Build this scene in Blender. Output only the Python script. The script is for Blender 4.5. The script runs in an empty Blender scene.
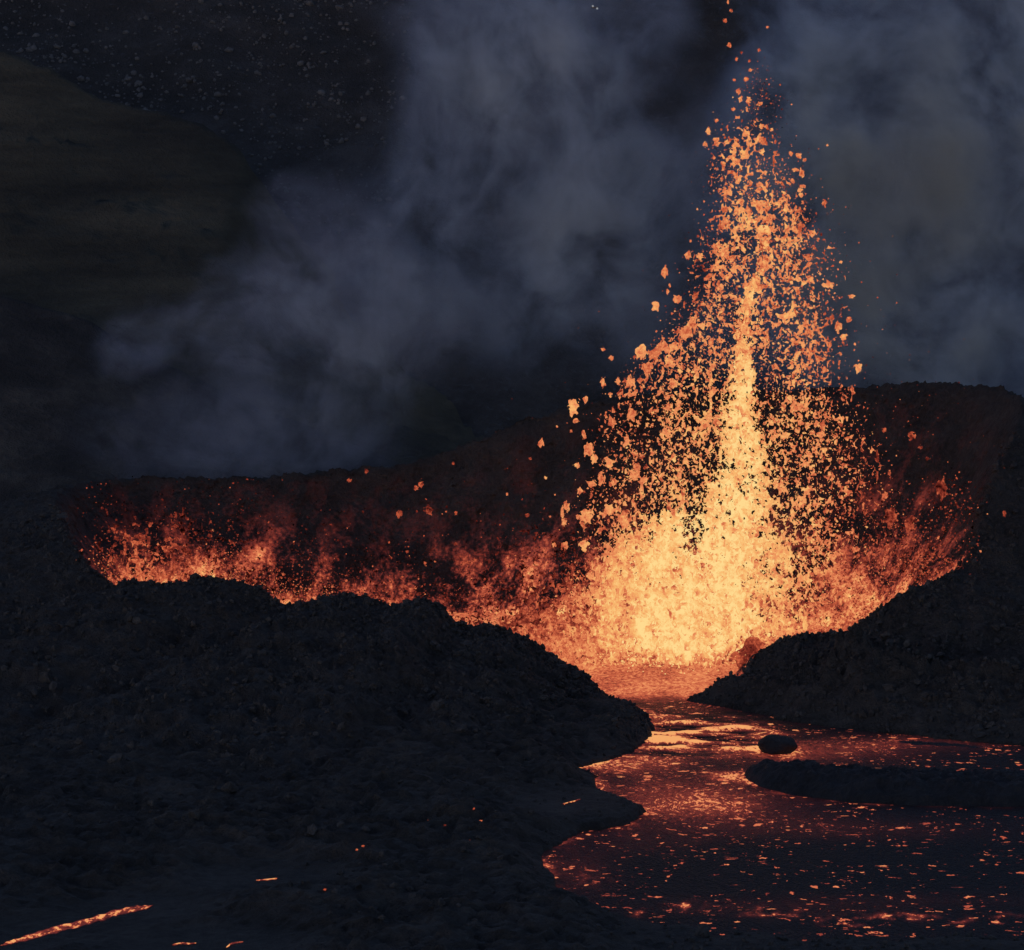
import bpy, math, random
import numpy as np

random.seed(7)
RNG = np.random.default_rng(11)
sc = bpy.context.scene
COL = sc.collection

# ------------------------------------------------------------------ camera
F = 3000.0                      # focal length in pixels of a 1024 wide frame
CAM_H = 50.0
PITCH = math.atan(302.0 / F)
cam_d = bpy.data.cameras.new("camera")
cam_d.sensor_width = 36.0
cam_d.lens = 36.0 * F / 1024.0
cam_d.clip_start = 1.0
cam_d.clip_end = 6000.0
cam = bpy.data.objects.new("camera", cam_d)
cam.location = (0, 0, CAM_H)
cam.rotation_euler = (math.pi / 2 - PITCH, 0, 0)
COL.objects.link(cam)
sc.camera = cam

# ------------------------------------------------------------------ dusk sky, faint overcast sun
SUN_EL, SUN_ROT = math.radians(11.0), math.radians(215.0)
world = bpy.data.worlds.new("World")
sc.world = world
world.use_nodes = True
wn = world.node_tree
bg = wn.nodes["Background"]
sky = wn.nodes.new("ShaderNodeTexSky")
sky.sky_type = 'NISHITA'
sky.sun_disc = False
sky.sun_elevation = SUN_EL
sky.sun_rotation = SUN_ROT
sky.air_density = 1.0
sky.dust_density = 0.2
sky.ozone_density = 3.4
tint = wn.nodes.new("ShaderNodeMix")            # faint violet of the dusk
tint.data_type = 'RGBA'
tint.blend_type = 'MULTIPLY'
tint.inputs[0].default_value = 1.0
tint.inputs[7].default_value = (1.30, 1.01, 1.04, 1)
wn.links.new(sky.outputs[0], tint.inputs[6])
wn.links.new(tint.outputs[2], bg.inputs[0])
bg.inputs[1].default_value = 0.15
sun_d = bpy.data.lights.new("sun", 'SUN')
sun_d.energy = 0.10
sun_d.angle = math.radians(25)
sun_d.color = (1.0, 0.92, 0.88)
sun = bpy.data.objects.new("sun", sun_d)
# sky's sun_rotation turns clockwise from +Y
sd = (math.sin(SUN_ROT) * math.cos(SUN_EL), math.cos(SUN_ROT) * math.cos(SUN_EL), math.sin(SUN_EL))
from mathutils import Vector
sun.rotation_euler = Vector(sd).to_track_quat('Z', 'Y').to_euler()
COL.objects.link(sun)

sc.view_settings.view_transform = 'Standard'
sc.view_settings.look = 'None'
sc.view_settings.gamma = 1.0
sc.view_settings.exposure = 0.0
sc.view_settings.use_curve_mapping = False
sc.render.engine = 'CYCLES'
cy = sc.cycles
cy.use_denoising = True
try:
    cy.denoiser = 'OPENIMAGEDENOISE'
except Exception:
    pass
cy.use_adaptive_sampling = True
cy.adaptive_threshold = 0.02
cy.max_bounces = 4
cy.diffuse_bounces = 2
cy.glossy_bounces = 2
cy.transmission_bounces = 2
cy.transparent_max_bounces = 8
cy.volume_bounces = 0
cy.volume_max_steps = 96
cy.caustics_reflective = False
cy.caustics_refractive = False

# ------------------------------------------------------------------ helpers
SP, CP = math.sin(PITCH), math.cos(PITCH)


def at(px, py, Y):
    """world point at depth Y for a place in the frame"""
    a, b = (px - 512.0) / F, (475.0 - py) / F
    dy, dz = CP + b * SP, -SP + b * CP
    t = Y / dy
    return np.array((a * t, Y, CAM_H + dz * t))


def on_plane(px, py, z=0.0):
    a, b = (px - 512.0) / F, (475.0 - py) / F
    dy, dz = CP + b * SP, -SP + b * CP
    t = (z - CAM_H) / dz
    return np.array((a * t, dy * t, z))


_perm = np.random.default_rng(3).permutation(256).astype(np.int64)
_perm = np.concatenate([_perm, _perm, _perm])
_g = np.random.default_rng(4).normal(size=(256, 3))
_g /= np.linalg.norm(_g, axis=1)[:, None]


def perlin(x, y, z):
    x, y, z = np.broadcast_arrays(np.asarray(x, float), np.asarray(y, float), np.asarray(z, float))
    xi, yi, zi = np.floor(x).astype(np.int64), np.floor(y).astype(np.int64), np.floor(z).astype(np.int64)
    xf, yf, zf = x - xi, y - yi, z - zi
    u, v, w = [t * t * t * (t * (t * 6 - 15) + 10) for t in (xf, yf, zf)]
    out = 0.0
    for dx in (0, 1):
        for dy in (0, 1):
            for dz in (0, 1):
                h = _perm[_perm[_perm[(xi + dx) & 255] + ((yi + dy) & 255)] + ((zi + dz) & 255)]
                g = _g[h]
                d = g[..., 0] * (xf - dx) + g[..., 1] * (yf - dy) + g[..., 2] * (zf - dz)
                out = out + d * (u if dx else 1 - u) * (v if dy else 1 - v) * (w if dz else 1 - w)
    return out * 1.6


def fbm(x, y, z, octv=4, gain=0.5, lac=2.03, ridged=False):
    s, a, tot = 0.0, 1.0, 0.0
    for k in range(octv):
        n = perlin(x * lac ** k + 17.3 * k, y * lac ** k - 9.1 * k, z * lac ** k + 4.7 * k)
        if ridged:
            n = 1.0 - 2.0 * np.abs(n)
        s = s + a * n
        tot += a
        a *= gain
    return s / tot


def sstep(a, b, x):
    t = np.clip((x - a) / (b - a), 0, 1)
    return t * t * (3 - 2 * t)


def mesh_np(name, verts, faces, mat, parent=None, attrs=None, smooth=True):
    """verts (n,3); faces (m,k) all of one size"""
    me = bpy.data.meshes.new(name)
    faces = np.asarray(faces, np.int32)
    n, k = faces.shape
    me.vertices.add(len(verts))
    me.vertices.foreach_set("co", np.asarray(verts, np.float32).ravel())
    me.loops.add(n * k)
    me.loops.foreach_set("vertex_index", faces.ravel())
    me.polygons.add(n)
    me.polygons.foreach_set("loop_start", np.arange(0, n * k, k, dtype=np.int32))
    me.polygons.foreach_set("loop_total", np.full(n, k, np.int32))
    me.polygons.foreach_set("use_smooth", np.full(n, smooth, bool))
    me.update(calc_edges=True)
    if attrs:
        for an, av in attrs.items():
            at_ = me.attributes.new(an, 'FLOAT', 'POINT')
            at_.data.foreach_set("value", np.asarray(av, np.float32))
    if mat is not None:
        me.materials.append(mat)
    ob = bpy.data.objects.new(name, me)
    COL.objects.link(ob)
    if parent is not None:
        ob.parent = parent
    return ob


def tag(o, label=None, cat=None, group=None, kind=None):
    if label: o["label"] = label
    if cat: o["category"] = cat
    if group: o["group"] = group
    if kind: o["kind"] = kind
    return o


def grid_faces(nu, nv, wrap=False):
    iu = np.arange(nu if wrap else nu - 1)
    jv = np.arange(nv - 1)
    I, J = np.meshgrid(iu, jv, indexing='ij')
    I2 = (I + 1) % nu
    return np.stack([I * nv + J, I2 * nv + J, I2 * nv + J + 1, I * nv + J + 1], -1).reshape(-1, 4)


def lin(r, g, b):
    f = lambda c: (c / 255 / 12.92) if c / 255 <= 0.04045 else ((c / 255 + 0.055) / 1.055) ** 2.4
    return (f(r), f(g), f(b), 1.0)


class NT:
    """tiny node-tree writer"""

    def __init__(self, name):
        self.mat = bpy.data.materials.new(name)
        self.mat.use_nodes = True
        self.t = self.mat.node_tree
        self.t.nodes.clear()
        self.out = self.t.nodes.new("ShaderNodeOutputMaterial")

    def n(self, typ, **kw):
        nd = self.t.nodes.new(typ)
        for k, v in kw.items():
            setattr(nd, k, v)
        return nd

    def put(self, sock, v):
        if isinstance(v, bpy.types.NodeSocket):
            self.t.links.new(v, sock)
        else:
            sock.default_value = v

    def math(self, op, a, b=0.0, c=None, clamp=False):
        nd = self.n("ShaderNodeMath", operation=op, use_clamp=clamp)
        self.put(nd.inputs[0], a)
        self.put(nd.inputs[1], b)
        if c is not None: self.put(nd.inputs[2], c)
        return nd.outputs[0]

    def vmath(self, op, a, b=(0, 0, 0), scale=None):
        nd = self.n("ShaderNodeVectorMath", operation=op)
        self.put(nd.inputs[0], a)
        if op != 'LENGTH': self.put(nd.inputs[1], b)
        if scale is not None: self.put(nd.inputs["Scale"], scale)
        return nd.outputs["Value"] if op in ('LENGTH', 'DOT_PRODUCT') else nd.outputs[0]

    def noise(self, vec, scale, detail=4, rough=0.5, dist=0.0):
        nd = self.n("ShaderNodeTexNoise")
        self.put(nd.inputs["Vector"], vec)
        nd.inputs["Scale"].default_value = scale
        nd.inputs["Detail"].default_value = detail
        nd.inputs["Roughness"].default_value = rough
        nd.inputs["Distortion"].default_value = dist
        return nd.outputs["Fac"], nd.outputs["Color"]

    def maprange(self, v, a, b, c=0.0, d=1.0, smooth=True):
        nd = self.n("ShaderNodeMapRange")
        nd.interpolation_type = 'SMOOTHSTEP' if smooth else 'LINEAR'
        self.put(nd.inputs[0], v)
        for i, x in zip((1, 2, 3, 4), (a, b, c, d)): self.put(nd.inputs[i], x)
        return nd.outputs[0]

    def ramp(self, v, stops):
        nd = self.n("ShaderNodeValToRGB")
        self.put(nd.inputs[0], v)
        e = nd.color_ramp.elements
        e[0].position, e[0].color = stops[0]
        e[1].position, e[1].color = stops[-1]
        for p, c in stops[1:-1]:
            x = e.new(p)
            x.color = c
        return nd.outputs[0]

    def attr(self, name, typ='GEOMETRY'):
        nd = self.n("ShaderNodeAttribute", attribute_name=name, attribute_type=typ)
        return nd.outputs["Fac"]

    def coord(self, which="Object"):
        return self.n("ShaderNodeTexCoord").outputs[which]

    def mapping(self, vec, scale=(1, 1, 1), rot=(0, 0, 0), loc=(0, 0, 0)):
        nd = self.n("ShaderNodeMapping")
        self.put(nd.inputs["Vector"], vec)
        nd.inputs["Scale"].default_value = scale
        nd.inputs["Rotation"].default_value = rot
        nd.inputs["Location"].default_value = loc
        return nd.outputs[0]

    def bump(self, h, strength=0.5, dist=0.3):
        nd = self.n("ShaderNodeBump")
        nd.inputs["Strength"].default_value = strength
        nd.inputs["Distance"].default_value = dist
        self.put(nd.inputs["Height"], h)
        return nd.outputs[0]

    def principled(self, color, rough=0.9, normal=None, spec=0.3, em=None, em_s=0.0):
        p = self.n("ShaderNodeBsdfPrincipled")
        self.put(p.inputs["Base Color"], color)
        self.put(p.inputs["Roughness"], rough)
        self.put(p.inputs["Specular IOR Level"], spec)
        if normal is not None: self.put(p.inputs["Normal"], normal)
        if em is not None:
            self.put(p.inputs["Emission Color"], em)
            self.put(p.inputs["Emission Strength"], em_s)
        self.t.links.new(p.outputs[0], self.out.inputs["Surface"])
        return p


# colour of incandescent lava by heat 0..1
HEAT = [(0.0, (0, 0, 0, 1)), (0.10, lin(52, 16, 14)), (0.25, lin(124, 46, 35)), (0.40, lin(196, 90, 60)),
        (0.55, lin(233, 138, 88)), (0.75, lin(248, 181, 108)), (1.0, lin(255, 217, 142))]


def lava_spatter_mat(name, objprop):
    m = NT(name)
    h = m.attr("hotness", 'OBJECT' if objprop else 'GEOMETRY')
    pos = m.n("ShaderNodeNewGeometry").outputs["Position"]
    n, _ = m.noise(pos, 2.6, 4, 0.7)
    nb, _ = m.noise(pos, 0.55, 3, 0.6, 0.5)
    nn = m.math('ADD', m.math('MULTIPLY', m.math('SUBTRACT', n, 0.5), 0.8), m.math('MULTIPLY', m.math('SUBTRACT', nb, 0.52), 0.8))
    v = m.math('ADD', h, nn, clamp=True)
    e = m.n("ShaderNodeEmission")
    m.put(e.inputs[0], m.ramp(v, HEAT))
    e.inputs[1].default_value = 1.0
    m.t.links.new(e.outputs[0], m.out.inputs["Surface"])
    m.mat.cycles.emission_sampling = 'FRONT'
    return m.mat


def rock_mat(name, dark, light, scale=1.0, bump=0.8, bdist=0.5, rough=0.9, hot=False, tint=None):
    m = NT(name)
    co = m.coord()
    n1, _ = m.noise(co, 0.25 * scale, 5, 0.6)
    n2, _ = m.noise(co, 1.6 * scale, 6, 0.7)
    n3, _ = m.noise(co, 5.0 * scale, 3, 0.6)
    f = m.math('ADD', m.math('MULTIPLY', n1, 0.5), m.math('MULTIPLY', n2, 0.5))
    stops = [(0.36, (*dark, 1)), (0.62, (*light, 1))]
    if tint: stops.insert(1, (0.48, (*tint, 1)))
    col = m.ramp(f, stops)
    b = m.math('ADD', n2, m.math('MULTIPLY', n3, 0.35))
    nrm = m.bump(b, bump, bdist)
    if hot:
        h = m.attr("hotness")
        cs = m.mapping(co, (1, 1, 0.55))
        p1, _ = m.noise(cs, 0.26, 4, 0.62, 0.15)
        p2, _ = m.noise(co, 2.2, 3, 0.7)
        v = m.math('ADD', m.math('MULTIPLY', m.math('SUBTRACT', p1, 0.5), 2.3), m.math('MULTIPLY', m.math('SUBTRACT', p2, 0.5), 1.2))
        v = m.math('MULTIPLY', m.math('ADD', h, v), m.maprange(h, 0.0, 0.25), clamp=True)
        m.principled(col, rough, nrm, 0.25, m.ramp(v, HEAT), 1.0)
        m.mat.cycles.emission_sampling = 'NONE'
    else:
        m.principled(col, rough, nrm, 0.25)
    return m.mat


M_CRATER = rock_mat("crater_rock", (0.0115, 0.0098, 0.0085), (0.046, 0.0405, 0.036), 1.0, 1.0, 0.9, hot=True)
M_FIELD = rock_mat("lava_field_rock", (0.0095, 0.0078, 0.0064), (0.048, 0.041, 0.0345), 0.8, 1.0, 0.8)
M_CRUST = rock_mat("crust_rock", (0.006, 0.006, 0.007), (0.022, 0.022, 0.024), 1.3, 1.0, 0.5, rough=0.8)
M_PALE = rock_mat("pale_rock", (0.04, 0.038, 0.036), (0.10, 0.094, 0.09), 1.0, 0.5, 0.2)
M_CLINK = rock_mat("clinker", (0.008, 0.0074, 0.0068), (0.052, 0.047, 0.043), 1.4, 0.9, 0.3)
M_SPATTER = lava_spatter_mat("lava_spatter", False)
M_CLOT = lava_spatter_mat("lava_clot", True)


# ------------------------------------------------------------------ shoreline and signed distance
def poly_sd(P, poly):
    """signed distance of points P (n,2) to polygon; negative inside"""
    poly = np.asarray(poly)
    d2 = np.full(len(P), 1e18)
    inside = np.zeros(len(P), bool)
    for a, b in zip(poly, np.roll(poly, -1, 0)):
        e = b - a
        w = P - a
        t = np.clip((w @ e) / (e @ e + 1e-12), 0, 1)
        q = w - t[:, None] * e
        d2 = np.minimum(d2, (q ** 2).sum(1))
        c = ((a[1] <= P[:, 1]) != (b[1] <= P[:, 1]))
        with np.errstate(divide='ignore', invalid='ignore'):
            xi = a[0] + (P[:, 1] - a[1]) / (b[1] - a[1]) * e[0]
        inside ^= c & (P[:, 0] < xi)
    d = np.sqrt(d2)
    return np.where(inside, -d, d)


shore_px = [(604, 697), (622, 705), (642, 710), (652, 720), (655, 732), (642, 747), (627, 755), (600, 763), (574, 769),
            (596, 777), (602, 795), (622, 803), (645, 812), (632, 825), (604, 829), (582, 832), (540, 857), (552, 874), (560, 892),
            (590, 905), (617, 914), (662, 926), (690, 924), (720, 936), (760, 931), (800, 942), (850, 938), (900, 942),
            (960, 935), (1010, 941), (1100, 938), (1100, 751), (1024, 747), (937, 739), (862, 731), (812, 725), (762, 715), (700, 704), (684, 701)]
shore = [on_plane(x, y)[:2] for x, y in shore_px]
shore += [np.array((22.0, 290.0)), np.array((46.0, 300.0)), np.array((46.0, 336.0)), np.array((-48.0, 340.0)), np.array((-42.0, 300.0)), np.array((-10.0, 287.0))]
shore = np.array(shore)

# ------------------------------------------------------------------ crater ring
CX, CY = 1.0, 314.0
crest_px = [(604, 696, 283), (587, 678, 283), (562, 663, 283), (542, 648, 283), (512, 633, 283), (490, 626, 283.3), (468, 629, 283.4), (454, 624, 283.5),
            (444, 609, 283.8), (425, 600, 284), (405, 604, 284.3), (390, 607, 284.6), (365, 597, 285), (340, 595, 285.3), (320, 598, 285.7), (304, 611, 286.3),
            (290, 604, 286.8), (275, 602, 287.3), (262, 590, 287.8), (240, 582, 288.5), (215, 579, 289.3), (195, 578, 290), (178, 586, 291),
            (155, 583, 292.5), (135, 582, 294), (120, 593, 295), (108, 583, 296), (97, 573, 297.5), (84, 562, 300), (72, 545, 304), (64, 528, 309), (58, 512, 316), (56, 501, 325), (62, 492, 334), (78, 485, 339), (100, 480, 343), (160, 478, 346), (250, 479, 348), (330, 472, 350),
            (400, 466, 351), (440, 455, 351), (480, 440, 351), (520, 425, 350.5), (560, 410, 350), (600, 401, 349), (700, 394, 348), (800, 391, 346),
            (860, 388, 343), (900, 384, 340.5), (960, 384, 335), (1000, 390, 330), (1022, 403, 324), (1020, 425, 319), (1008, 447, 315), (992, 487, 310.5),
            (979, 528, 306.5), (966, 567, 302.5), (937, 580, 298), (909, 592, 295.3), (892, 602, 294), (868, 618, 292), (852, 631, 291), (822, 635, 289.7),
            (800, 636, 288.6), (782, 640, 287.6), (766, 648, 286.8), (754, 658, 286.2), (744, 676, 285.4), (722, 690, 284.5), (700, 695, 283.8), (684, 701, 283.2)]
cr = [at(*p) for p in crest_px]
cr += [np.array((11.2, 283.0, -1.2)), np.array((15.6, 283.0, -1.2)), np.array((13.5, 283.0, -2.0))]
cr = np.array(cr)
th = np.arctan2(cr[:, 1] - CY, cr[:, 0] - CX) % (2 * np.pi)
rr = np.hypot(cr[:, 0] - CX, cr[:, 1] - CY)
o_ = np.argsort(th)
th, rr, zz = th[o_], rr[o_], cr[o_, 2]

# ------------------------------------------------------------------ ground: one sheet out to the horizon
xs = np.concatenate([-np.geomspace(2500, 72, 26), np.arange(-70, 70.01, 0.38), np.geomspace(72, 2500, 26)])
ys = np.concatenate([np.array([-600, -300, -120, -40, 20, 70, 110, 135, 150]), np.arange(160, 300, 0.36), np.arange(300, 440, 3.0), np.geomspace(445, 3500, 20)])
GX, GY = np.meshgrid(xs, ys, indexing='ij')
P2 = np.stack([GX.ravel(), GY.ravel()], 1)
near = (np.abs(P2[:, 0]) < 85) & (P2[:, 1] > 140) & (P2[:, 1] < 360)
sdv = np.full(len(P2), 60.0)
sdv[near] = poly_sd(P2[near], shore)
x, y = P2[:, 0], P2[:, 1]
wob = 0.5 * fbm(x * 0.5, y * 0.5, 0.3, 4) + 1.1 * fbm(x * 0.16, y * 0.3, 2.3, 3) * sstep(14, 24, x)
d = sdv + wob
big = fbm(x * 0.06, y * 0.06, 1.7, 4)
rope = fbm(x * 0.22 + 0.8 * big, y * 0.4, 8.1, 5, 0.55, ridged=True)
small = fbm(x * 1.1, y * 1.1, 3.3, 3, 0.6)
land = 0.32 + 0.5 * sstep(0, 3, d) + 0.25 * sstep(2, 14, d) + sstep(0, 4, d) * (0.9 * big + 0.95 * rope + 0.45 * fbm(x * 0.8 + 2 * big, y * 1.1, 5.5, 4, 0.6, ridged=True)) + 0.28 * small
z = np.where(d > 0, np.maximum(land, 0.10) * sstep(-0.2, 0.4, d), -0.7)
z = z + np.where(d > 0, 3.3 * np.exp(-((x - 33) / 6.5) ** 2 - ((y - 279) / 6.0) ** 2) * sstep(0, 3.0, d) * (1 + 0.5 * rope + 0.8 * small) + 2.2 * np.exp(-((x - 44) / 10.0) ** 2 - ((y - 273) / 6.0) ** 2) * sstep(0, 3.5, d) * (1 + 0.35 * rope), 0)
z[~near] = 0.6 + 1.2 * fbm(x[~near] * 0.02, y[~near] * 0.02, 0.5, 3)
def plates(x, y, sx, sy, seed):
    """broken slabs of crust: a height and a tilt for each cell of a jittered net, and distance to the cracks"""
    r_ = np.random.default_rng(seed)
    T = r_.uniform(0, 1, (64, 64, 5))
    u, v = x / sx + 0.35 * perlin(x * 0.2, y * 0.2, seed), y / sy + 0.35 * perlin(x * 0.2, y * 0.2, seed + 5.0)
    iu, iv = np.floor(u).astype(int), np.floor(v).astype(int)
    d1 = np.full(x.shape, 9.0); d2 = np.full(x.shape, 9.0); hgt = np.zeros(x.shape)
    for a in (-1, 0, 1):
        for b in (-1, 0, 1):
            t = T[(iu + a) & 63, (iv + b) & 63]
            du, dv = u - (iu + a + 0.1 + 0.8 * t[:, 0]), v - (iv + b + 0.1 + 0.8 * t[:, 1])
            dd = np.hypot(du, dv)
            hh_ = t[:, 2] - 0.5 + (t[:, 3] - 0.5) * du * 1.1 + (t[:, 4] - 0.5) * dv * 1.1
            c1 = dd < d1
            d2 = np.where(c1, d1, np.minimum(d2, dd))
            hgt = np.where(c1, hh_, hgt)
            d1 = np.where(c1, dd, d1)
    return hgt, d2 - d1


for sx_p, sy_p, am, sd_p in ((5.5, 4.2, 0.75, 1), (2.2, 1.8, 0.42, 2)):
    hp, ep = plates(x, y, sx_p, sy_p, sd_p)
    msk = sstep(0.3, 2.5, d) * sstep(-0.25, 0.2, fbm(x * 0.05, y * 0.08, sd_p + 1.5, 3) + 0.1)
    z = np.where(d > 0, z + msk * am * (hp - 0.45 * (1 - sstep(0.0, 0.14, ep))), z)
z = np.where(d > 0.3, np.maximum(z, 0.08), z)
RIV = [[(0, 946), (30, 937), (60, 929), (100, 918), (125, 911), (153, 906)], [(172, 946), (182, 944), (196, 944)], [(226, 948), (232, 944), (243, 942)], [(256, 881), (266, 880), (277, 879)], [(562, 805), (572, 802), (580, 800)]]
for rv_ in RIV:
    rp = np.array([on_plane(*p, 0.9)[:2] for p in rv_])
    q_ = np.concatenate([np.linspace(rp[i], rp[i + 1], 30) for i in range(len(rp) - 1)])
    nb_ = np.flatnonzero((np.abs(x - q_[:, 0].mean()) < 16) & (np.abs(y - q_[:, 1].mean()) < 20))
    dd_ = np.sqrt(((np.stack([x[nb_], y[nb_]], 1)[:, None] - q_[None]) ** 2).sum(-1)).min(1)
    k_ = sstep(8.0, 2.0, dd_)
    z[nb_] = np.where(d[nb_] > 0.3, z[nb_] * (1 - k_) + 0.9 * k_ + 0.05 * small[nb_], z[nb_])
# the foreground front crust stands a little higher than the flow
fs_ = sstep(206, 200, y) * sstep(2, 10, x)
z = np.where(d > 0, z * (1 - 0.72 * fs_), z)
inr = np.hypot(x - CX, y - CY) < np.interp(np.arctan2(y - CY, x - CX) % (2 * np.pi), th, rr, period=2 * np.pi) + 0.5
z = np.where(inr, -2.5, z)
zg = z.copy()
ground = mesh_np("lava_field", np.stack([x, y, z], 1), grid_faces(len(xs), len(ys)), M_FIELD)
tag(ground, "black rubbly hardened lava ground in front of the crater", "lava field", kind="structure")

# ------------------------------------------------------------------ flowing lava
def lava_flow_mat():
    m = NT("flowing_lava")
    co = m.coord()
    heat = m.attr("hotness")
    warp = m.vmath('MULTIPLY', m.vmath('SUBTRACT', m.noise(co, 0.16, 2)[1], (0.5, 0.5, 0.5)), (5, 5, 0))
    cw = m.vmath('ADD', co, warp)
    c2 = m.mapping(cw, (0.9, 0.34, 1))
    c3 = m.mapping(co, (1.0, 0.4, 1))
    n1, _ = m.noise(c2, 3.0, 3, 0.62)
    n2, _ = m.noise(c2, 0.28, 3, 0.6)
    n3, _ = m.noise(c3, 6.0, 2, 0.6)
    s = m.math('ADD', m.math('ADD', m.math('MULTIPLY', n1, 0.7), m.math('MULTIPLY', n3, 0.3)),
               m.math('MULTIPLY', m.math('SUBTRACT', n2, 0.5), 0.45))
    v = m.math('ADD', s, heat)
    hot = m.math('MULTIPLY', m.maprange(v, 0.94, 1.12), m.maprange(heat, 0.25, 0.62, 0.40, 0.68))
    dull = m.math('MULTIPLY', m.maprange(heat, 0.255, 0.50), m.maprange(v, 0.62, 1.10, 0.06, 0.25))
    tot = m.math('MAXIMUM', hot, dull)
    stk, _ = m.noise(m.mapping(cw, (0.10, 0.75, 1)), 1.0, 3, 0.6)
    # separate bright flecks where the skin has torn
    for sc_, lo_, k_ in ((2.4, 0.11, 0.48), (4.4, 0.15, 0.42), (1.4, 0.05, 0.54)):
        vor = m.n("ShaderNodeTexVoronoi")
        m.put(vor.inputs["Vector"], m.vmath('ADD', m.mapping(cw, (0.5, 0.55, 1)), m.vmath('MULTIPLY', m.vmath('SUBTRACT', m.noise(c3, 3.0, 2)[1], (0.5, 0.5, 0.5)), (0.6, 0.5, 0))))
        vor.inputs["Scale"].default_value = sc_
        sep = m.n("ShaderNodeSeparateColor")
        m.put(sep.inputs[0], vor.outputs["Color"])
        prob = m.math('ADD', lo_ - 0.10, m.math('ADD', m.math('MULTIPLY', m.math('SUBTRACT', heat, 0.22), 1.3), m.math('ADD', m.math('MULTIPLY', m.math('SUBTRACT', n2, 0.5), 0.7), m.math('MULTIPLY', m.math('SUBTRACT', stk, 0.5), 0.9))))
        on = m.math('GREATER_THAN', prob, sep.outputs[0])
        body = m.maprange(vor.outputs["Distance"], 0.40, 0.16)
        bright = m.math('MULTIPLY', m.math('MULTIPLY', on, body), m.math('ADD', k_ - 0.16, m.math('MULTIPLY', sep.outputs[1], 0.26)))
        tot = m.math('MAXIMUM', tot, bright)
    lake = m.attr("lake")
    lv = m.math('ADD', 0.42, m.math('MULTIPLY', m.math('SUBTRACT', s, 0.5), 1.1))
    tot = m.math('ADD', m.math('MULTIPLY', tot, m.math('SUBTRACT', 1.0, lake)), m.math('MULTIPLY', lv, lake))
    em = m.ramp(tot, HEAT)
    nrm = m.bump(m.math('ADD', n1, m.math('MULTIPLY', n3, 0.7)), 1.0, 0.5)
    m.principled((0.016, 0.0155, 0.016, 1), 0.7, nrm, 0.09, em, 1.0)
    m.mat.cycles.emission_sampling = 'NONE'
    return m.mat


M_FLOW = lava_flow_mat()
fx = np.arange(-50, 76, 0.3)
fy = np.arange(183, 345, 0.3)
LX, LY = np.meshgrid(fx, fy, indexing='ij')
lx, ly = LX.ravel(), LY.ravel()
lsd = poly_sd(np.stack([lx, ly], 1), shore)


def bump_at(px, py, rx, ry):
    """gaussian on the lava plane centred on a spot of it, radii across and along the view"""
    c = on_plane(px, py)
    r1 = rx * c[1] / F
    r2 = abs(on_plane(px, py - ry)[1] - on_plane(px, py + ry)[1]) / 2
    return np.exp(-((lx - c[0]) / r1) ** 2 - ((ly - c[1]) / r2) ** 2)


heat = np.full(len(lx), 0.272)
heat += 0.17 * sstep(-0.25, 0.3, fbm(lx * 0.35, ly * 0.25, 6.0, 3)) * np.exp(-np.abs(lsd) / 0.6) * (1 - 0.75 * sstep(12, 20, lx)) * sstep(198, 215, ly)
heat += 0.23 * bump_at(690, 736, 75, 18) + 0.06 * bump_at(650, 780, 75, 30) + 0.18 * bump_at(618, 763, 50, 9)
heat += 0.12 * bump_at(700, 805, 110, 20) + 0.10 * bump_at(830, 752, 100, 12) + 0.12 * bump_at(930, 742, 90, 8)
heat += 0.09 * bump_at(575, 868, 40, 22) + 0.06 * bump_at(850, 830, 150, 12) + 0.05 * bump_at(640, 840, 60, 15)
heat += 0.04 * bump_at(900, 900, 180, 8) + 0.04 * bump_at(760, 908, 130, 9)
heat += 0.13 * bump_at(660, 703, 70, 12) + 0.16 * bump_at(778, 748, 32, 12) + 0.18 * bump_at(728, 776, 22, 5)
heat += 0.07 * bump_at(700, 795, 110, 36) + 0.05 * bump_at(830, 752, 90, 12)
for fx0, fy0, frx, fry, fa_ in ((845, 921, 22, 6, 0.34), (690, 906, 16, 5, 0.26), (770, 912, 34, 6, 0.22), (905, 917, 34, 6, 0.24), (960, 920, 22, 4, 0.22), (1005, 916, 16, 4, 0.2), (640, 914, 10, 4, 0.2), (590, 880, 18, 8, 0.12)):
    heat += fa_ * bump_at(fx0, fy0, frx, fry) * np.clip(0.35 + 2.6 * fbm(lx * 0.9, ly * 0.45, 3.0, 3), 0, 1.4)
isd = np.abs(poly_sd(np.stack([lx, ly], 1), np.array([on_plane(*q_)[:2] for q_ in [(741, 775), (752, 785), (792, 796), (852, 803), (912, 806), (970, 807), (1100, 808), (1100, 784), (930, 782), (850, 779), (790, 773), (757, 771)]])))
heat += 0.2 * np.exp(-isd / 0.5) * sstep(-0.3, 0.4, fbm(lx * 0.4, ly * 0.4, 2.0, 2)) * (0.4 + 0.6 * sstep(40, 20, lx))
heat -= 0.04 * bump_at(860, 862, 160, 18)
lake = sstep(280.5, 286, ly + 1.5 * fbm(lx * 0.3, ly * 0.3, 1.0, 3))
rip = fbm(lx * 0.22 + 0.1 * ly, ly * 0.42, 2.2, 3, 0.5)
inl = bump_at(695, 735, 80, 16)
heat += inl * (0.10 + 1.0 * rip)
lz = 0.05 * fbm(lx * 0.5, ly * 0.5, 7.0, 3) + inl * 0.7 * rip + 0.2 * lake * fbm(lx * 0.3, ly * 0.3, 4.4, 4)
flow = mesh_np("lava_river", np.stack([lx, ly, lz], 1), grid_faces(len(fx), len(fy)), M_FLOW, attrs={"hotness": heat, "lake": lake})
tag(flow, "glowing orange lava flowing out of the crater breach under a dark skin", "lava", kind="structure")

# ------------------------------------------------------------------ crater mesh
NTH = 1300
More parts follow.
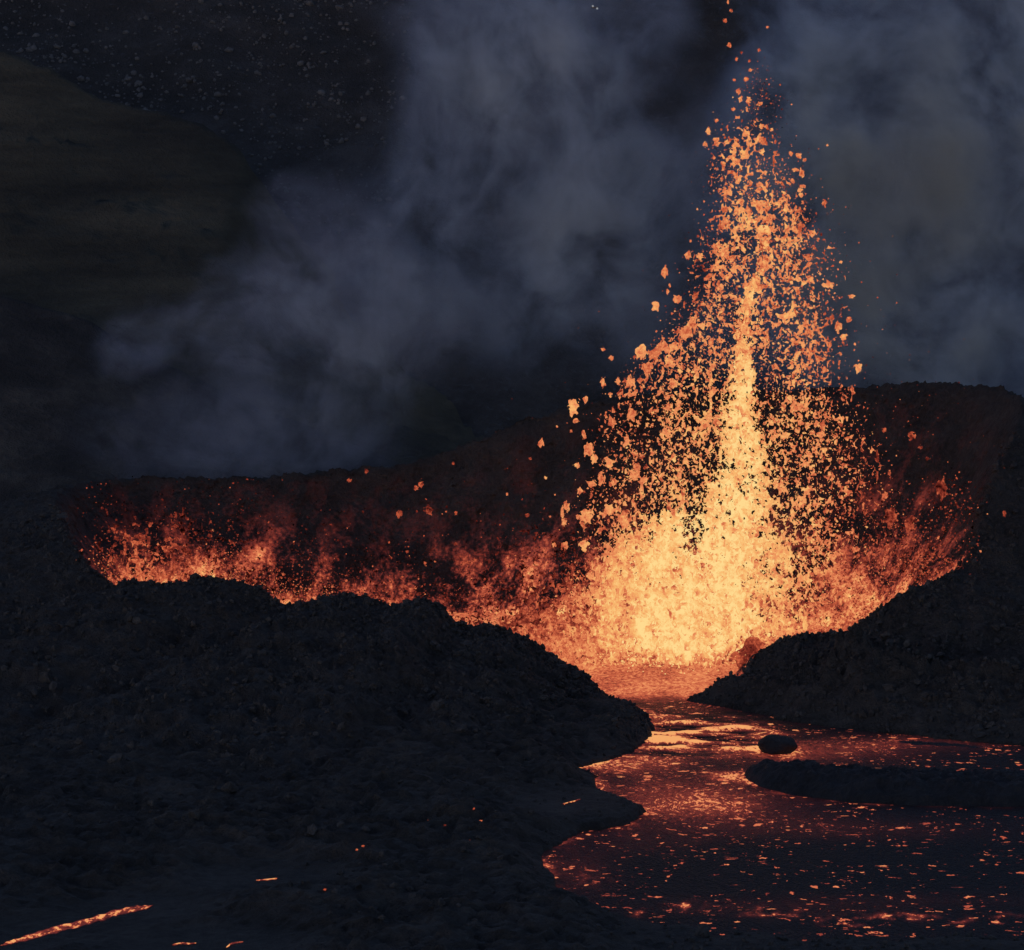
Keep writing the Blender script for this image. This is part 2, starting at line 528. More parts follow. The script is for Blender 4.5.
# more columns on the sides the camera looks along
tt = np.linspace(0, 2 * np.pi, NTH, endpoint=False)
rc = np.interp(tt, th, rr, period=2 * np.pi)
zc = np.interp(tt, th, zz, period=2 * np.pi)
cx_, sx_ = np.cos(tt), np.sin(tt)
front = sstep(0.1, -0.3, sx_)
leftside = sstep(0.35, 0.15, (CX + rc * cx_) / 40.0 + 0.05)
Lout = np.clip(np.where(cx_ < 0.3, 6.6, 4.4) * zc, 4, 56) + 3.0
Lin = np.clip(0.55 * zc + 3.0, 3, 17)
su = np.concatenate([-np.linspace(1, 0, 60, endpoint=False) ** 1.15, np.linspace(0, 1, 130) ** 1.25])   # -1 floor .. 0 crest .. 1 outer foot
S, _T = np.meshgrid(su, tt)          # (NTH, ns)
ZC, RC, LO, LI = zc[:, None], rc[:, None], Lout[:, None], Lin[:, None]
si = np.clip(-S, 0, 1)
so = np.clip(S, 0, 1)
FLOOR = -1.2
zin = FLOOR + (ZC - FLOOR) * (1 - si ** 1.15)
zout = -1.0 + (ZC + 1.0) * ((1 - so) ** 1.2 * 0.92 + 0.08 * (1 - so))
ZZ = np.where(S < 0, zin, zout)
RR = np.where(S < 0, RC - LI * si, RC + LO * so)
X = CX + RR * cx_[:, None]
Y = CY + RR * sx_[:, None]
lowamp = sstep(-0.5, 2.5, ZC)
away = np.clip(np.abs(S) * 5, 0.15, 1)
n_big = fbm(X * 0.11, Y * 0.11, ZZ * 0.11, 3)
n_mid = fbm(X * 0.33, Y * 0.33, ZZ * 0.33, 4, 0.55)
n_sml = fbm(X * 1.3, Y * 1.3, ZZ * 1.3, 3, 0.6)
rdg = fbm(X * 0.2 + 5, Y * 0.2, ZZ * 0.1, 4, 0.5, ridged=True)
dz = lowamp * (away * (1.1 * n_big + 0.9 * n_mid) + 0.5 * n_sml + 0.35 * away * rdg + 0.42 * n_mid + 0.22 * fbm(X * 2.6, Y * 2.6, ZZ * 2.6, 2, ridged=True))
dr = lowamp * (0.9 * n_mid + 0.5 * n_sml + 0.8 * away * rdg) * np.where(S < 0, 1.0, 0.6)
ZZ = ZZ + dz
X = X + dr * cx_[:, None]
Y = Y + dr * sx_[:, None]
# how hot the wall is: spatter coats its foot, thickest beside the vents
hw = np.where(S < 0, 1.0, 0.0)
base_h = np.clip(ZZ, 0, None)
vent_r = np.exp(-((X - 20) / 26.0) ** 2)
vent_l = np.exp(-((X + 36) / 16.0) ** 2)
mid = np.exp(-((X + 8) / 22.0) ** 2)
hh = 0.46 * vent_r * np.exp(-base_h / 7.0) + 0.46 * vent_l * np.exp(-base_h / 5.0) + 0.14 * mid * np.exp(-base_h / 6.0) + 0.25 * np.exp(-((X - 44) / 8.0) ** 2) * np.exp(-base_h / 12.0)
hh = hh + (0.012 + 0.035 * vent_l) * np.exp(-(base_h / 15.0) ** 2)
hw = hw * np.clip(hh, 0, 0.8) * sstep(0.0, 0.12, si)
V = np.stack([X, Y, ZZ], -1).reshape(-1, 3)
ns = len(su)
AF = grid_faces(NTH, ns, wrap=True)
crater = bpy.data.objects.new("volcanic_crater", None)
COL.objects.link(crater)
tag(crater, "broad black spatter crater breached at the front, glowing inside around the lava fountain", "crater", kind="structure")
# three parts: far wall, low near rim on either side of the breach
fa = tt[(AF[:, 0] // ns)]
px_dir = np.cos(fa)
a_l = math.atan2(at(56, 501, 325)[1] - CY, at(56, 501, 325)[0] - CX) % (2 * math.pi)
a_r = math.atan2(at(1020, 425, 319)[1] - CY, at(1020, 425, 319)[0] - CX) % (2 * math.pi)
gap = math.atan2(283 - CY, 13.5 - CX) % (2 * math.pi)
sel_back = (fa >= a_r) & (fa < a_l)
sel_left = (fa >= a_l) & (fa < gap)
sel_right = ~(sel_back | sel_left)
for nm, sel, lb in (("far_wall", sel_back, "tall far crater wall flecked with hot spatter"), ("near_rim", sel_left, "long low dark rim in front of the left glow"),
                    ("near_rim", sel_right, "steep dark rim beside the breach, climbing to the far wall")):
    f_ = AF[sel]
    used, inv = np.unique(f_, return_inverse=True)
    o = mesh_np(nm, V[used], inv.reshape(-1, 4), M_CRATER, crater, {"hotness": hw.reshape(-1)[used]})
    o["label"] = lb


# ------------------------------------------------------------------ island of crust and floating boulder in the flow
def mound_from_poly(name, poly, step, height, mat, seed):
    poly = np.array(poly)
    lo, hi = poly.min(0) - 1, poly.max(0) + 1
    gx, gy = np.arange(lo[0], hi[0], step), np.arange(lo[1], hi[1], step)
    A, B = np.meshgrid(gx, gy, indexing='ij')
    a, b = A.ravel(), B.ravel()
    s = -poly_sd(np.stack([a, b], 1), poly) + 0.35 * fbm(a * 0.6, b * 0.6, seed, 3)
    z = -0.4 + sstep(-0.3, 0.7, s) * (0.75 * height) + sstep(0.3, 2.5, s) * height * (0.45 + 0.6 * fbm(a * 0.3, b * 0.5, seed + 3, 4, ridged=True)) + (0.3 * fbm(a * 1.2, b * 1.2, seed, 4, 0.6, ridged=True) + 0.12 * fbm(a * 3, b * 3, seed, 2)) * height * sstep(0, 0.6, s)
    z = np.where(s < -0.5, -0.6, z)
    return mesh_np(name, np.stack([a, b, z], 1), grid_faces(len(gx), len(gy)), mat)


isl_front = [(741, 775), (752, 785), (792, 796), (852, 803), (912, 806), (970, 807), (1100, 808)]
ip = [on_plane(*p)[:2] for p in isl_front]
bk = [(1100, 784), (1024, 784), (930, 782), (850, 779), (790, 773), (757, 771)]
ip += [on_plane(*p)[:2] for p in bk]
isl = mound_from_poly("crust_island", ip, 0.2, 1.15, M_CRUST, 5.5)
tag(isl, "long black island of crust lying across the lava flow", "crust island")
# thin raft of crust against the right bank
ip2 = [on_plane(*p)[:2] for p in [(868, 741), (905, 737), (960, 741), (1010, 746), (1060, 751), (1060, 756), (985, 752), (925, 748), (885, 745)]]
raft = mound_from_poly("crust_raft", ip2, 0.2, 0.3, M_CRUST, 9.1)
tag(raft, "thin dark raft of crust drifting along the right bank", "crust raft")


def ico(sub):
    import bmesh
    bm = bmesh.new()
    bmesh.ops.create_icosphere(bm, subdivisions=sub, radius=1.0)
    v = np.array([p.co[:] for p in bm.verts])
    f = np.array([[q.index for q in p.verts] for p in bm.faces])
    bm.free()
    return v, f


def rock(sub, seed, dims, amp=0.2):
    v, f = ico(sub)
    n = fbm(v[:, 0] * 1.1 + seed, v[:, 1] * 1.1, v[:, 2] * 1.1, 4, 0.55)
    return v * (1 + amp * n)[:, None] * np.array(dims), f


v, f = rock(4, 3.2, (1.65, 1.5, 1.0), 0.28)
c = on_plane(778, 754)
b = mesh_np("boulder", v, f, M_CRUST)
b.location = (c[0], c[1] + 1.0, 0.55)
tag(b, "rounded black boulder carried in the bright lava near the breach", "boulder")

# ------------------------------------------------------------------ hills behind
def hill_mat(name, c1, c2, c3, strata, speck):
    m = NT(name)
    co = m.coord()
    n1, _ = m.noise(co, 0.02, 6, 0.6)
    n2, _ = m.noise(m.mapping(co, (0.3, 0.3, 2.2) if strata else (1, 1, 1)), 0.12, 6, 0.65)
    n3, _ = m.noise(co, 0.9, 4, 0.7)
    f = m.math('ADD', m.math('ADD', m.math('MULTIPLY', n1, 0.4), m.math('MULTIPLY', n2, 0.45)), m.math('MULTIPLY', n3, 0.15))
    col = m.ramp(f, [(0.40, (*c1, 1)), (0.5, (*c2, 1)), (0.59, (*c3, 1))])
    if speck:
        sp = m.maprange(m.math('ADD', n3, m.math('MULTIPLY', n1, 0.25)), 0.72, 0.8)
        mix = m.n("ShaderNodeMix", data_type='RGBA')
        m.put(mix.inputs[0], sp)
        m.put(mix.inputs[6], col)
        mix.inputs[7].default_value = (0.05, 0.05, 0.052, 1)
        col = mix.outputs[2]
    m.principled(col, 0.95, m.bump(m.math('ADD', n2, n3), 0.9, 1.0), 0.2)
    return m.mat


M_SCREE = hill_mat("scree_slope", (0.020, 0.0175, 0.0155), (0.030, 0.0265, 0.0240), (0.048, 0.043, 0.040), False, True)
M_TUFF = hill_mat("tuff_slope", (0.022, 0.0180, 0.0120), (0.045, 0.0365, 0.0225), (0.072, 0.058, 0.036), True, False)
M_RIDGE = hill_mat("ridge_slope", (0.014, 0.0120, 0.0108), (0.027, 0.0230, 0.0200), (0.058, 0.049, 0.039), False, False)

gx = np.arange(-420, 421, 2.5)
gy = np.concatenate([np.arange(405, 720, 2.5), np.geomspace(725, 1800, 25)])
A, B = np.meshgrid(gx, gy, indexing='ij')
a, b_ = A.ravel(), B.ravel()
hz = np.where(b_ < 720, (b_ - 470) * 0.60, 150 + (b_ - 720) * 0.25)
hz = hz + 9 * fbm(a * 0.012, b_ * 0.012, 0.2, 4) + 2.2 * fbm(a * 0.06, b_ * 0.06, 4.0, 4) + 0.6 * fbm(a * 0.3, b_ * 0.3, 2.0, 2)
hill = mesh_np("hill", np.stack([a, b_, hz], 1), grid_faces(len(gx), len(gy)), M_SCREE)
tag(hill, "dark grey scree hillside strewn with pale boulders high behind the smoke", "hillside", kind="structure")


def ridge(name, sil, Yc, base, mat, seed, rough):
    pts = np.array([at(p[0], p[1], Yc) for p in sil])
    gx = np.arange(pts[0, 0], pts[-1, 0], 0.9)
    s = np.concatenate([np.linspace(0, 1, 90), np.linspace(1.06, 1.6, 12)])
    zc = np.interp(gx, pts[:, 0], pts[:, 2])
    A, S = np.meshgrid(gx, s, indexing='ij')
    Z = zc[:, None] * np.where(S <= 1, np.clip(S, 0, 1) ** 1.05, 1 - 1.3 * (S - 1))
    B = base + (Yc - base) * S
    n = fbm(A * 0.05, B * 0.05, Z * 0.05 + seed, 5, 0.55)
    n2 = fbm(A * 0.25, B * 0.25, Z * 0.4 + seed, 4, 0.55, ridged=True)
    amp = rough * np.clip(np.abs(S - 1) * 6, 0.4, 1)
    Z = Z + amp * (2.0 * n + 0.8 * n2) - 0.8
    B = B + amp * (3.0 * n + 1.0 * n2)
    return mesh_np(name, np.stack([A, B, Z], -1).reshape(-1, 3), grid_faces(len(gx), len(s)), mat)


h1 = ridge("hill_shoulder", [(-500, -80), (-150, 5), (0, 50), (50, 68), (100, 95), (160, 110), (200, 122), (240, 148), (268, 185), (300, 235), (350, 290), (430, 350), (520, 420), (640, 500)], 520, 398, M_TUFF, 2.0, 2.2)
tag(h1, "olive brown layered hill shoulder rising at the left edge", "hillside", kind="structure")
h2 = ridge("hill_foot", [(-500, 230), (-120, 270), (0, 291), (45, 303), (90, 318), (130, 342), (180, 366), (240, 395), (330, 432), (420, 465), (520, 500)], 432, 372, M_RIDGE, 6.0, 0.8)
tag(h2, "low blue black rocky ridge above the left end of the crater rim", "hillside", kind="structure")

# pale boulders on the scree
def hill_z(X, Y):
    return (Y - 470) * 0.60 + 9 * fbm(X * 0.012, Y * 0.012, 0.2, 4) + 2.2 * fbm(X * 0.06, Y * 0.06, 4.0, 4)


def on_hill(px, py):
    lo, hi = 410.0, 1200.0
    for _ in range(40):
        m_ = (lo + hi) / 2
        p = at(px, py, m_)
        if p[2] < hill_z(p[0], m_): hi = m_
        else: lo = m_
    return at(px, py, hi)


big_px = [(127, 33, 9), (30, 50, 9), (57, 47, 8), (196, 46, 9), (229, 50, 9), (189, 80, 8), (128, 79, 7), (218, 95, 9), (273, 116, 8), (310, 4, 10), (340, 8, 9),
          (323, 53, 7), (20, 34, 6), (160, 28, 5), (140, 20, 5), (213, 22, 6), (229, 18, 6), (100, 31, 5), (107, 29, 5), (76, 63, 5), (84, 65, 5), (108, 76, 5),
          (160, 45, 5), (201, 61, 5), (143, 88, 5), (275, 143, 5), (252, 155, 4), (270, 158, 4), (182, 112, 6), (210, 107, 5), (242, 120, 5), (60, 20, 5), (347, 24, 6),
          (280, 20, 5), (255, 12, 5), (305, 70, 5), (330, 100, 4), (290, 85, 4), (298, 47, 5), (15, 12, 5), (248, 70, 4), (320, 160, 4), (375, 198, 4), (338, 190, 4)]
protos = []
for k in range(4):
    v, f = rock(2, 10 + 5 * k, (1, 0.9, 0.75), 0.55)
    protos.append((v, f))
b0 = [mesh_np("boulder", v, f, M_PALE).data for v, f in protos]
for ob in [o for o in COL.objects if o.name.startswith("boulder") and o.data in b0]:
    bpy.data.objects.remove(ob)
for i, (px, py, s) in enumerate(big_px):
    p = on_hill(px, py)
    o = bpy.data.objects.new("boulder", b0[i % 4])
    COL.objects.link(o)
    r = s / F * p[1] * 0.5
    o.location = p
    o.scale = (r * random.uniform(0.85, 1.25), r, r * random.uniform(0.8, 1.1))
    o.rotation_euler = (random.uniform(-.4, .4), random.uniform(-.4, .4), random.uniform(0, 6))
    tag(o, "pale grey boulder lying on the dark scree slope at upper left", "boulder", "pale boulders on the scree slope")


def scatter(name, tmpl, pos, scale, rot, mat, extra=None, stretch=None):
    """one mesh from many copies of templates; extra = per copy attribute 'heat'"""
    Vs, Fs, Hs, off = [], [], [], 0
    for k, (tv, tf) in enumerate(tmpl):
        idx = np.arange(len(pos))[np.arange(len(pos)) % len(tmpl) == k]
        if not len(idx): continue
        R = rot[idx]
        vv = np.einsum('nij,vj->nvi', R, tv) * scale[idx][:, None, None]
        if stretch is not None:
            vv = vv * stretch[idx][:, None, :]
        vv = vv + pos[idx][:, None, :]
        n, m = len(idx), len(tv)
        ff = tf[None] + (np.arange(n) * m)[:, None, None] + off
        Vs.append(vv.reshape(-1, 3)); Fs.append(ff.reshape(-1, tf.shape[1]))
        if extra is not None: Hs.append(np.repeat(extra[idx], m))
        off += n * m
    return mesh_np(name, np.concatenate(Vs), np.concatenate(Fs), mat, attrs={"hotness": np.concatenate(Hs)} if extra is not None else None)


def rand_rot(n):
    q = RNG.normal(size=(n, 4)); q /= np.linalg.norm(q, axis=1)[:, None]
    w, x, y, z = q.T
    return np.stack([1 - 2 * (y * y + z * z), 2 * (x * y - z * w), 2 * (x * z + y * w),
                     2 * (x * y + z * w), 1 - 2 * (x * x + z * z), 2 * (y * z - x * w),
                     2 * (x * z - y * w), 2 * (y * z + x * w), 1 - 2 * (x * x + y * y)], 1).reshape(n, 3, 3)


n = 3400
X_, Y_ = RNG.uniform(-130, -20, n * 3), RNG.uniform(535, 640, n * 3)
keep = fbm(X_ * 0.035, Y_ * 0.035, 3.0, 3) + 0.25 * RNG.normal(size=n * 3) > 0.12
X_, Y_ = X_[keep][:n], Y_[keep][:n]
Z_ = hill_z(X_, Y_)
sc_ = np.clip(RNG.lognormal(-1.35, 0.5, len(X_)), 0.12, 0.9)
scree = scatter("scree", [rock(1, 2.0 + k, (1, 0.9, 0.7), 0.5) for k in range(4)], np.stack([X_, Y_, Z_], 1), sc_, rand_rot(len(X_)), M_PALE)
tag(scree, "loose pale stones scattered over the dark upper slope", "scree", kind="stuff")

# loose clinker on the rims and the field
ROCKS = [rock(1 + k % 2, 31.0 + 3 * k, (1, 0.8, 0.65), 1.0) for k in range(8)]
vi = V[(RNG.uniform(0, 1, len(V)) < 0.5)]
thv = np.arctan2(vi[:, 1] - CY, vi[:, 0] - CX) % (2 * np.pi)
rv = np.hypot(vi[:, 0] - CX, vi[:, 1] - CY) - np.interp(thv, tt, rc, period=2 * np.pi)
okv = vi[(rv > -1.5) & (vi[:, 1] < 318) & (vi[:, 2] > 0.6)]
okv = okv[RNG.choice(len(okv), 15000, replace=False)]
gsel = np.flatnonzero((d > 0.4) & ~((y < 215) & (x < -15)) & ((x > 10) | (RNG.uniform(0, 1, len(x)) < 0.35)) & (np.abs(x) < 68) & (y > 186) & (y < 285) & (zg > 0.05))
gsel = RNG.choice(gsel, 5200, replace=False)
gs2 = np.flatnonzero((d > 0.3) & (x > 9) & (x < 62) & (y > 258) & (y < 292) & (zg > 0.05))
gsel = np.concatenate([gsel, RNG.choice(gs2, 3500, replace=False)])
cp = np.concatenate([okv, np.stack([x[gsel], y[gsel], zg[gsel]], 1)])
cs_ = np.clip(RNG.lognormal(-1.95, 0.5, len(cp)), 0.07, 0.7)
cp[:, 2] += cs_ * 0.15
cl_ = scatter("clinker", ROCKS, cp, cs_, rand_rot(len(cp)), M_CLINK)
cl_.data.polygons.foreach_set('use_smooth', np.zeros(len(cl_.data.polygons), bool))
tag(cl_, "loose black clinker strewn over the crater rims and the lava field", "clinker", kind="stuff")

# ------------------------------------------------------------------ lava fountain
def surface_nets(Fd):
    nx, ny, nz = Fd.shape
    ins = Fd > 0
    c = [(i, j, k) for i in (0, 1) for j in (0, 1) for k in (0, 1)]
    sl = lambda o: (slice(o[0], nx - 1 + o[0]), slice(o[1], ny - 1 + o[1]), slice(o[2], nz - 1 + o[2]))
    cnt = sum(ins[sl(o)].astype(int) for o in c)
    act = (cnt > 0) & (cnt < 8)
    acc = np.zeros((nx - 1, ny - 1, nz - 1, 3)); num = np.zeros((nx - 1, ny - 1, nz - 1))
    for a in range(8):
        for b in range(a + 1, 8):
            da = np.array(c[b]) - np.array(c[a])
            if np.abs(da).sum() != 1: continue
            fa, fb = Fd[sl(c[a])], Fd[sl(c[b])]
            cross = (fa > 0) != (fb > 0)
            t = np.where(cross, fa / np.where(cross, fa - fb, 1), 0)
            for ax in range(3):
                acc[..., ax] += np.where(cross, c[a][ax] + t * da[ax], 0)
            num += cross
    idx = -np.ones(act.shape, int)
    idx[act] = np.arange(act.sum())
    base = np.stack(np.meshgrid(np.arange(nx - 1), np.arange(ny - 1), np.arange(nz - 1), indexing='ij'), -1)
    V = base[act] + acc[act] / num[act][:, None]
    Q = []
    for ax in range(3):
        u, w = (ax + 1) % 3, (ax + 2) % 3
        s0 = [slice(1, -1)] * 3; s1 = [slice(1, -1)] * 3
        s0[ax] = slice(0, -1); s1[ax] = slice(1, None)
        A, B = ins[tuple(s0)], ins[tuple(s1)]
        ch = np.argwhere(A != B)
        if not len(ch): continue
        flip = B[tuple(ch.T)]
        g = ch.copy()
        g[:, u] += 1; g[:, w] += 1
        q = []
        for du, dw in ((0, 0), (1, 0), (1, 1), (0, 1)):
            h = g.copy(); h[:, u] -= du; h[:, w] -= dw
            q.append(idx[tuple(h.T)])
        q = np.stack(q, 1)
        q[flip] = q[flip][:, ::-1]
        Q.append(q)
    Q = np.concatenate(Q)
    return V, Q[(Q >= 0).all(1)]


def clot_template(seed, n=15, rag=1.0, stretch=(1, 1, 1)):
    g = np.linspace(-1.35, 1.35, n)
    A, B, C_ = np.meshgrid(g, g, g, indexing='ij')
    r = np.sqrt((A / stretch[0]) ** 2 + (B / stretch[1]) ** 2 + (C_ / stretch[2]) ** 2)
    fld = 0.46 - 0.8 * r + rag * 0.95 * fbm(A * 1.7 + seed * 3.1, B * 1.7 - seed, C_ * 1.7 + 0.7 * seed, 3, 0.6)
    fld[[0, -1]] = -1; fld[:, [0, -1]] = -1; fld[:, :, [0, -1]] = -1
    V, Q = surface_nets(fld)
    return (V / (n - 1) - 0.5) * 2.7, Q


RAG = [clot_template(k + 1, 24, 1.0, random.choice([(1, 1, 1), (0.8, 0.8, 1.25), (1.2, 0.8, 0.9)])) for k in range(18)]
MINI = [clot_template(40 + k, 9, 0.9) for k in range(10)]

prof = np.array([  # py, centre, left half width, right half width, density
    (30, 735, 10, 12, 0.02), (90, 745, 14, 16, 0.05), (118, 742, 24, 26, 0.12), (130, 740, 30, 36, 0.5), (160, 742, 36, 44, 0.62), (200, 750, 46, 55, 0.75), (250, 754, 62, 76, 0.72),
    (300, 754, 76, 92, 0.66), (340, 748, 96, 102, 0.62), (350, 745, 112, 104, 0.62), (400, 742, 140, 122, 0.62), (450, 738, 152, 150, 0.66), (500, 730, 150, 170, 0.7),
    (550, 722, 150, 190, 0.8), (600, 715, 160, 190, 0.9), (640, 705, 150, 110, 1.2), (664, 676, 105, 70, 1.2), (674, 668, 70, 60, 0.35), (682, 668, 60, 60, 0.0)], float)
corep = np.array([  # py, centre, half width of the bright jet
    (225, 762, 5), (245, 764, 14), (270, 760, 8), (320, 740, 8), (350, 741, 11), (400, 740, 18), (440, 741, 23), (480, 742, 30), (505, 732, 44), (522, 707, 76), (560, 696, 92), (600, 688, 101), (620, 682, 106), (650, 672, 108), (664, 668, 95), (674, 668, 50), (680, 668, 0.1)], float)
Y0 = 305.0


def prof_at(py):
    return [np.interp(py, prof[:, 0], prof[:, k]) for k in (1, 2, 3, 4)]


def core_at(px, py):
    c, w = np.interp(py, corep[:, 0], corep[:, 1]), np.interp(py, corep[:, 0], corep[:, 2], left=0.1)
    return np.clip(1.25 - np.abs(px - c) / w, 0, 1) * (py > 222)


PXM = F / Y0        # pixels per metre at the fountain


def to_world(px, py, dep):
    a, b = (px - 512.0) / F, (475.0 - py) / F
    dy, dz = CP + b * SP, -SP + b * CP
    t = Y0 / dy
    return np.stack([a * t, Y0 + dep, CAM_H + dz * t], 1)


def cloud(n, smin, smax, sig, seed, edge=(0.55, 1.12), clump=1.0, power=1.0, core=False):
    px = RNG.uniform(540, 980, n); py = RNG.uniform(25, 692, n)
    c, wl, wr, d = prof_at(py)
    u = np.abs(px - c) / np.where(px < c, wl, wr)
    dep = RNG.normal(size=n) * np.minimum(0.45 * (wl + wr) / 2 / PXM, 7.0) * np.sqrt(np.clip(1.15 - u * u, 0.05, 1))
    co = core_at(px, py)
    cl = fbm(px * 0.035 + seed, py * 0.024, dep * 0.15, 3, 0.55)
    p = d * sstep(edge[1], edge[0], u) ** power * np.clip(0.5 + clump * 1.5 * cl, 0.03, 1.4)
    p = np.maximum(p, co * 1.2)
    if core: p = np.where(co > 0.35, co, 0.0)
    k = RNG.uniform(0, 1, n) < p
    px, py, dep, u, co, cl = [q[k] for q in (px, py, dep, u, co, cl)]
    n = len(px)
    s = np.clip(RNG.lognormal(math.log(smin), sig, n), smin * 0.5, smax)
    h = 0.53 + 0.05 * sstep(300, 500, py) - 0.13 * sstep(0.5, 1.2, u) + 0.12 * cl + 0.24 * co * sstep(230, 480, py) + 0.12 * co - 0.15 * sstep(655, 672, py) + RNG.normal(size=n) * 0.06
    # the right side low down and the far left are duller
    h -= 0.16 * sstep(800, 900, px) * sstep(430, 560, py)
    return px, py, dep, s, h



def torn_lava(x0, x1, z0, z1, y0, y1, occ_fn, heat_fn, step, dstep, freq, seed, stretch=0.75, pad=0.9):
    """ragged molten shreds: isosurface of turbulent noise, thinned by how full of lava the air is"""
    gx, gy, gz = np.arange(x0, x1, step), np.arange(y0, y1, dstep), np.arange(z0, z1, step)
    A, B, C_ = np.meshgrid(gx, gy, gz, indexing='ij')
    occ = occ_fn(A, B, C_)
    m = occ > 0.004
    fld = np.full(A.shape, -1.0)
    a, b, c = A[m], B[m], C_[m]
    # streaming: shreds are drawn out along the throw
    w1 = 0.35 * perlin(a * 0.5 + seed, b * 0.5, c * 0.5)
    g = fbm(a * freq + w1 + seed * 7.1, b * freq, c * freq * stretch + w1, 3, 0.62)
    sg = g.std()
    q = np.clip(0.5 * (1 + np.tanh((g / sg) * 0.8 + 0.0447 * (g / sg) ** 3)), 0, 1)   # noise to even ranks
    fld[m] = q - (1 - np.clip(occ[m], 0, 0.62))
    fld[[0, -1]] = -1; fld[:, [0, -1]] = -1; fld[:, :, [0, -1]] = -1
    fld = fld.astype(np.float32)
    V, Q = surface_nets(fld)
    P = np.stack([x0 + V[:, 0] * step, y0 + V[:, 1] * dstep, z0 + V[:, 2] * step], 1)
    return P, Q, heat_fn(P[:, 0], P[:, 1], P[:, 2])


def comps(n, Q):
    lab = np.arange(n)
    while True:
        old = lab.copy()
        mn = lab[Q].min(1)
        for k in range(4): np.minimum.at(lab, Q[:, k], mn)
        for _ in range(4): lab = lab[lab]
        if (lab == old).all(): return lab


def frame_xy(X, Z):
    """where a point of the fountain's middle plane stands, in the frame's units (metres along the plane, scaled)"""
    return 512 + X * PXM * 0.9955, 173.2 + (CAM_H - Z) * PXM * 1.004


def occ_fountain(X, Yd, Z):
    px, py = frame_xy(X, Z)
    c, wl, wr, d = prof_at(py)
    u = np.abs(px - c) / np.where(px < c, wl, wr)
    sig = np.clip(0.42 * (wl + wr) / 2 / PXM, 0.7, 4.2)
    g = np.exp(-0.5 * ((Yd - Y0) / sig) ** 2)
    cl = fbm(X * 0.33 + 3.0, Yd * 0.3, Z * 0.23, 3, 0.6)
    fine = fbm(X * 0.9, Yd * 0.7, Z * 0.6 + 2.0, 2)
    o = 0.095 * d * sstep(1.12, 0.5, u) * g * np.clip(0.52 + 2.3 * cl + 0.7 * fine, 0.01, 2.2)
    o = o * (1 - 0.35 * sstep(790, 840, px) * sstep(430, 520, py)) * (1 + 0.6 * sstep(330, 200, py))
    co = core_at(px, py)
    co = np.clip(co - 1.1 * np.exp(-((px - 694) / 13.0) ** 2 - ((py - 532) / 30.0) ** 2) + 0.5 * cl * (co > 0) * sstep(480, 520, py), 0, 1)
    sc_ = np.clip(sig * 0.55, 0.5, 2.4)
    o = np.maximum(o, (0.30 + 0.18 * sstep(500, 550, py)) * np.clip(co, 0, 1) * np.exp(-0.5 * ((Yd - Y0) / sc_) ** 2) * np.clip(0.72 + 1.5 * cl + 0.5 * fine, 0.1, 1.2))
    return o * (py < 669 + 12 * fine + 9 * cl) * (py > 100)


def heat_fountain(X, Yd, Z):
    px, py = frame_xy(X, Z)
    c, wl, wr, d = prof_at(py)
    u = np.abs(px - c) / np.where(px < c, wl, wr)
    co = core_at(px, py)
    cl = fbm(X * 0.33 + 3.0, Yd * 0.3, Z * 0.23, 3, 0.6)
    patch = fbm(X * 0.8 + 9, Yd * 0.8, Z * 0.8, 2)
    h = 0.55 + 0.04 * sstep(300, 480, py) - 0.20 * sstep(0.35, 1.1, u) + 0.20 * cl + 0.14 * patch + co * (0.36 * cl + 0.30 * patch)
    h += co * (0.04 + 0.24 * sstep(250, 470, py))
    h -= 0.13 * sstep(795, 860, px) * sstep(420, 520, py)
    h -= 0.24 * sstep(640, 672, py)
    return np.clip(h, 0.17, 1.0)


PF, QF, HF = torn_lava(-2.0, 48.0, -0.3, 62.0, Y0 - 9.3, Y0 + 9.3, occ_fountain, heat_fountain, 0.15, 0.3, 1.4, 1.0)
lab = comps(len(PF), QF)
ids, cinv, cnt_ = np.unique(lab, return_inverse=True, return_counts=True)
cxm = np.bincount(cinv, PF[:, 0]) / cnt_; czm = np.bincount(cinv, PF[:, 2]) / cnt_; cym = np.bincount(cinv, PF[:, 1]) / cnt_
fpx, fpy = frame_xy(cxm, czm)
fco = core_at(fpx, fpy)
score = cnt_ * np.where(fco > 0.05, 0, 1) * np.where(cym < Y0 + 1.5, 1, 0.5) * (cnt_ < 900)
big_c = np.argsort(-score)[:150]
is_big = np.zeros(len(ids), bool); is_big[big_c] = True
vb = is_big[cinv]
fb = vb[QF[:, 0]]
fountain = bpy.data.objects.new("lava_fountain", None)
fountain.location = (0, 0, 0)
COL.objects.link(fountain)
tag(fountain, "tall bright fountain of molten lava bursting up from the crater", "lava fountain")


def submesh(P, Q, H, sel, name, mat, parent=None, origin=None):
    f_ = Q[sel]
    used, inv = np.unique(f_, return_inverse=True)
    v = P[used]
    if origin is not None: v = v - origin
    o = mesh_np(name, v, inv.reshape(-1, 4), mat, parent, {"hotness": H[used]})
    if origin is not None: o.location = origin
    return o


sp = submesh(PF, QF, HF, ~fb, "spatter", M_SPATTER, fountain)
tag(sp, kind="stuff")
face_c = cinv[QF[:, 0]]
order = np.argsort(face_c[fb], kind='stable')
bigfaces = np.flatnonzero(fb)[order]
bounds = np.searchsorted(face_c[bigfaces], np.arange(len(ids) + 1))
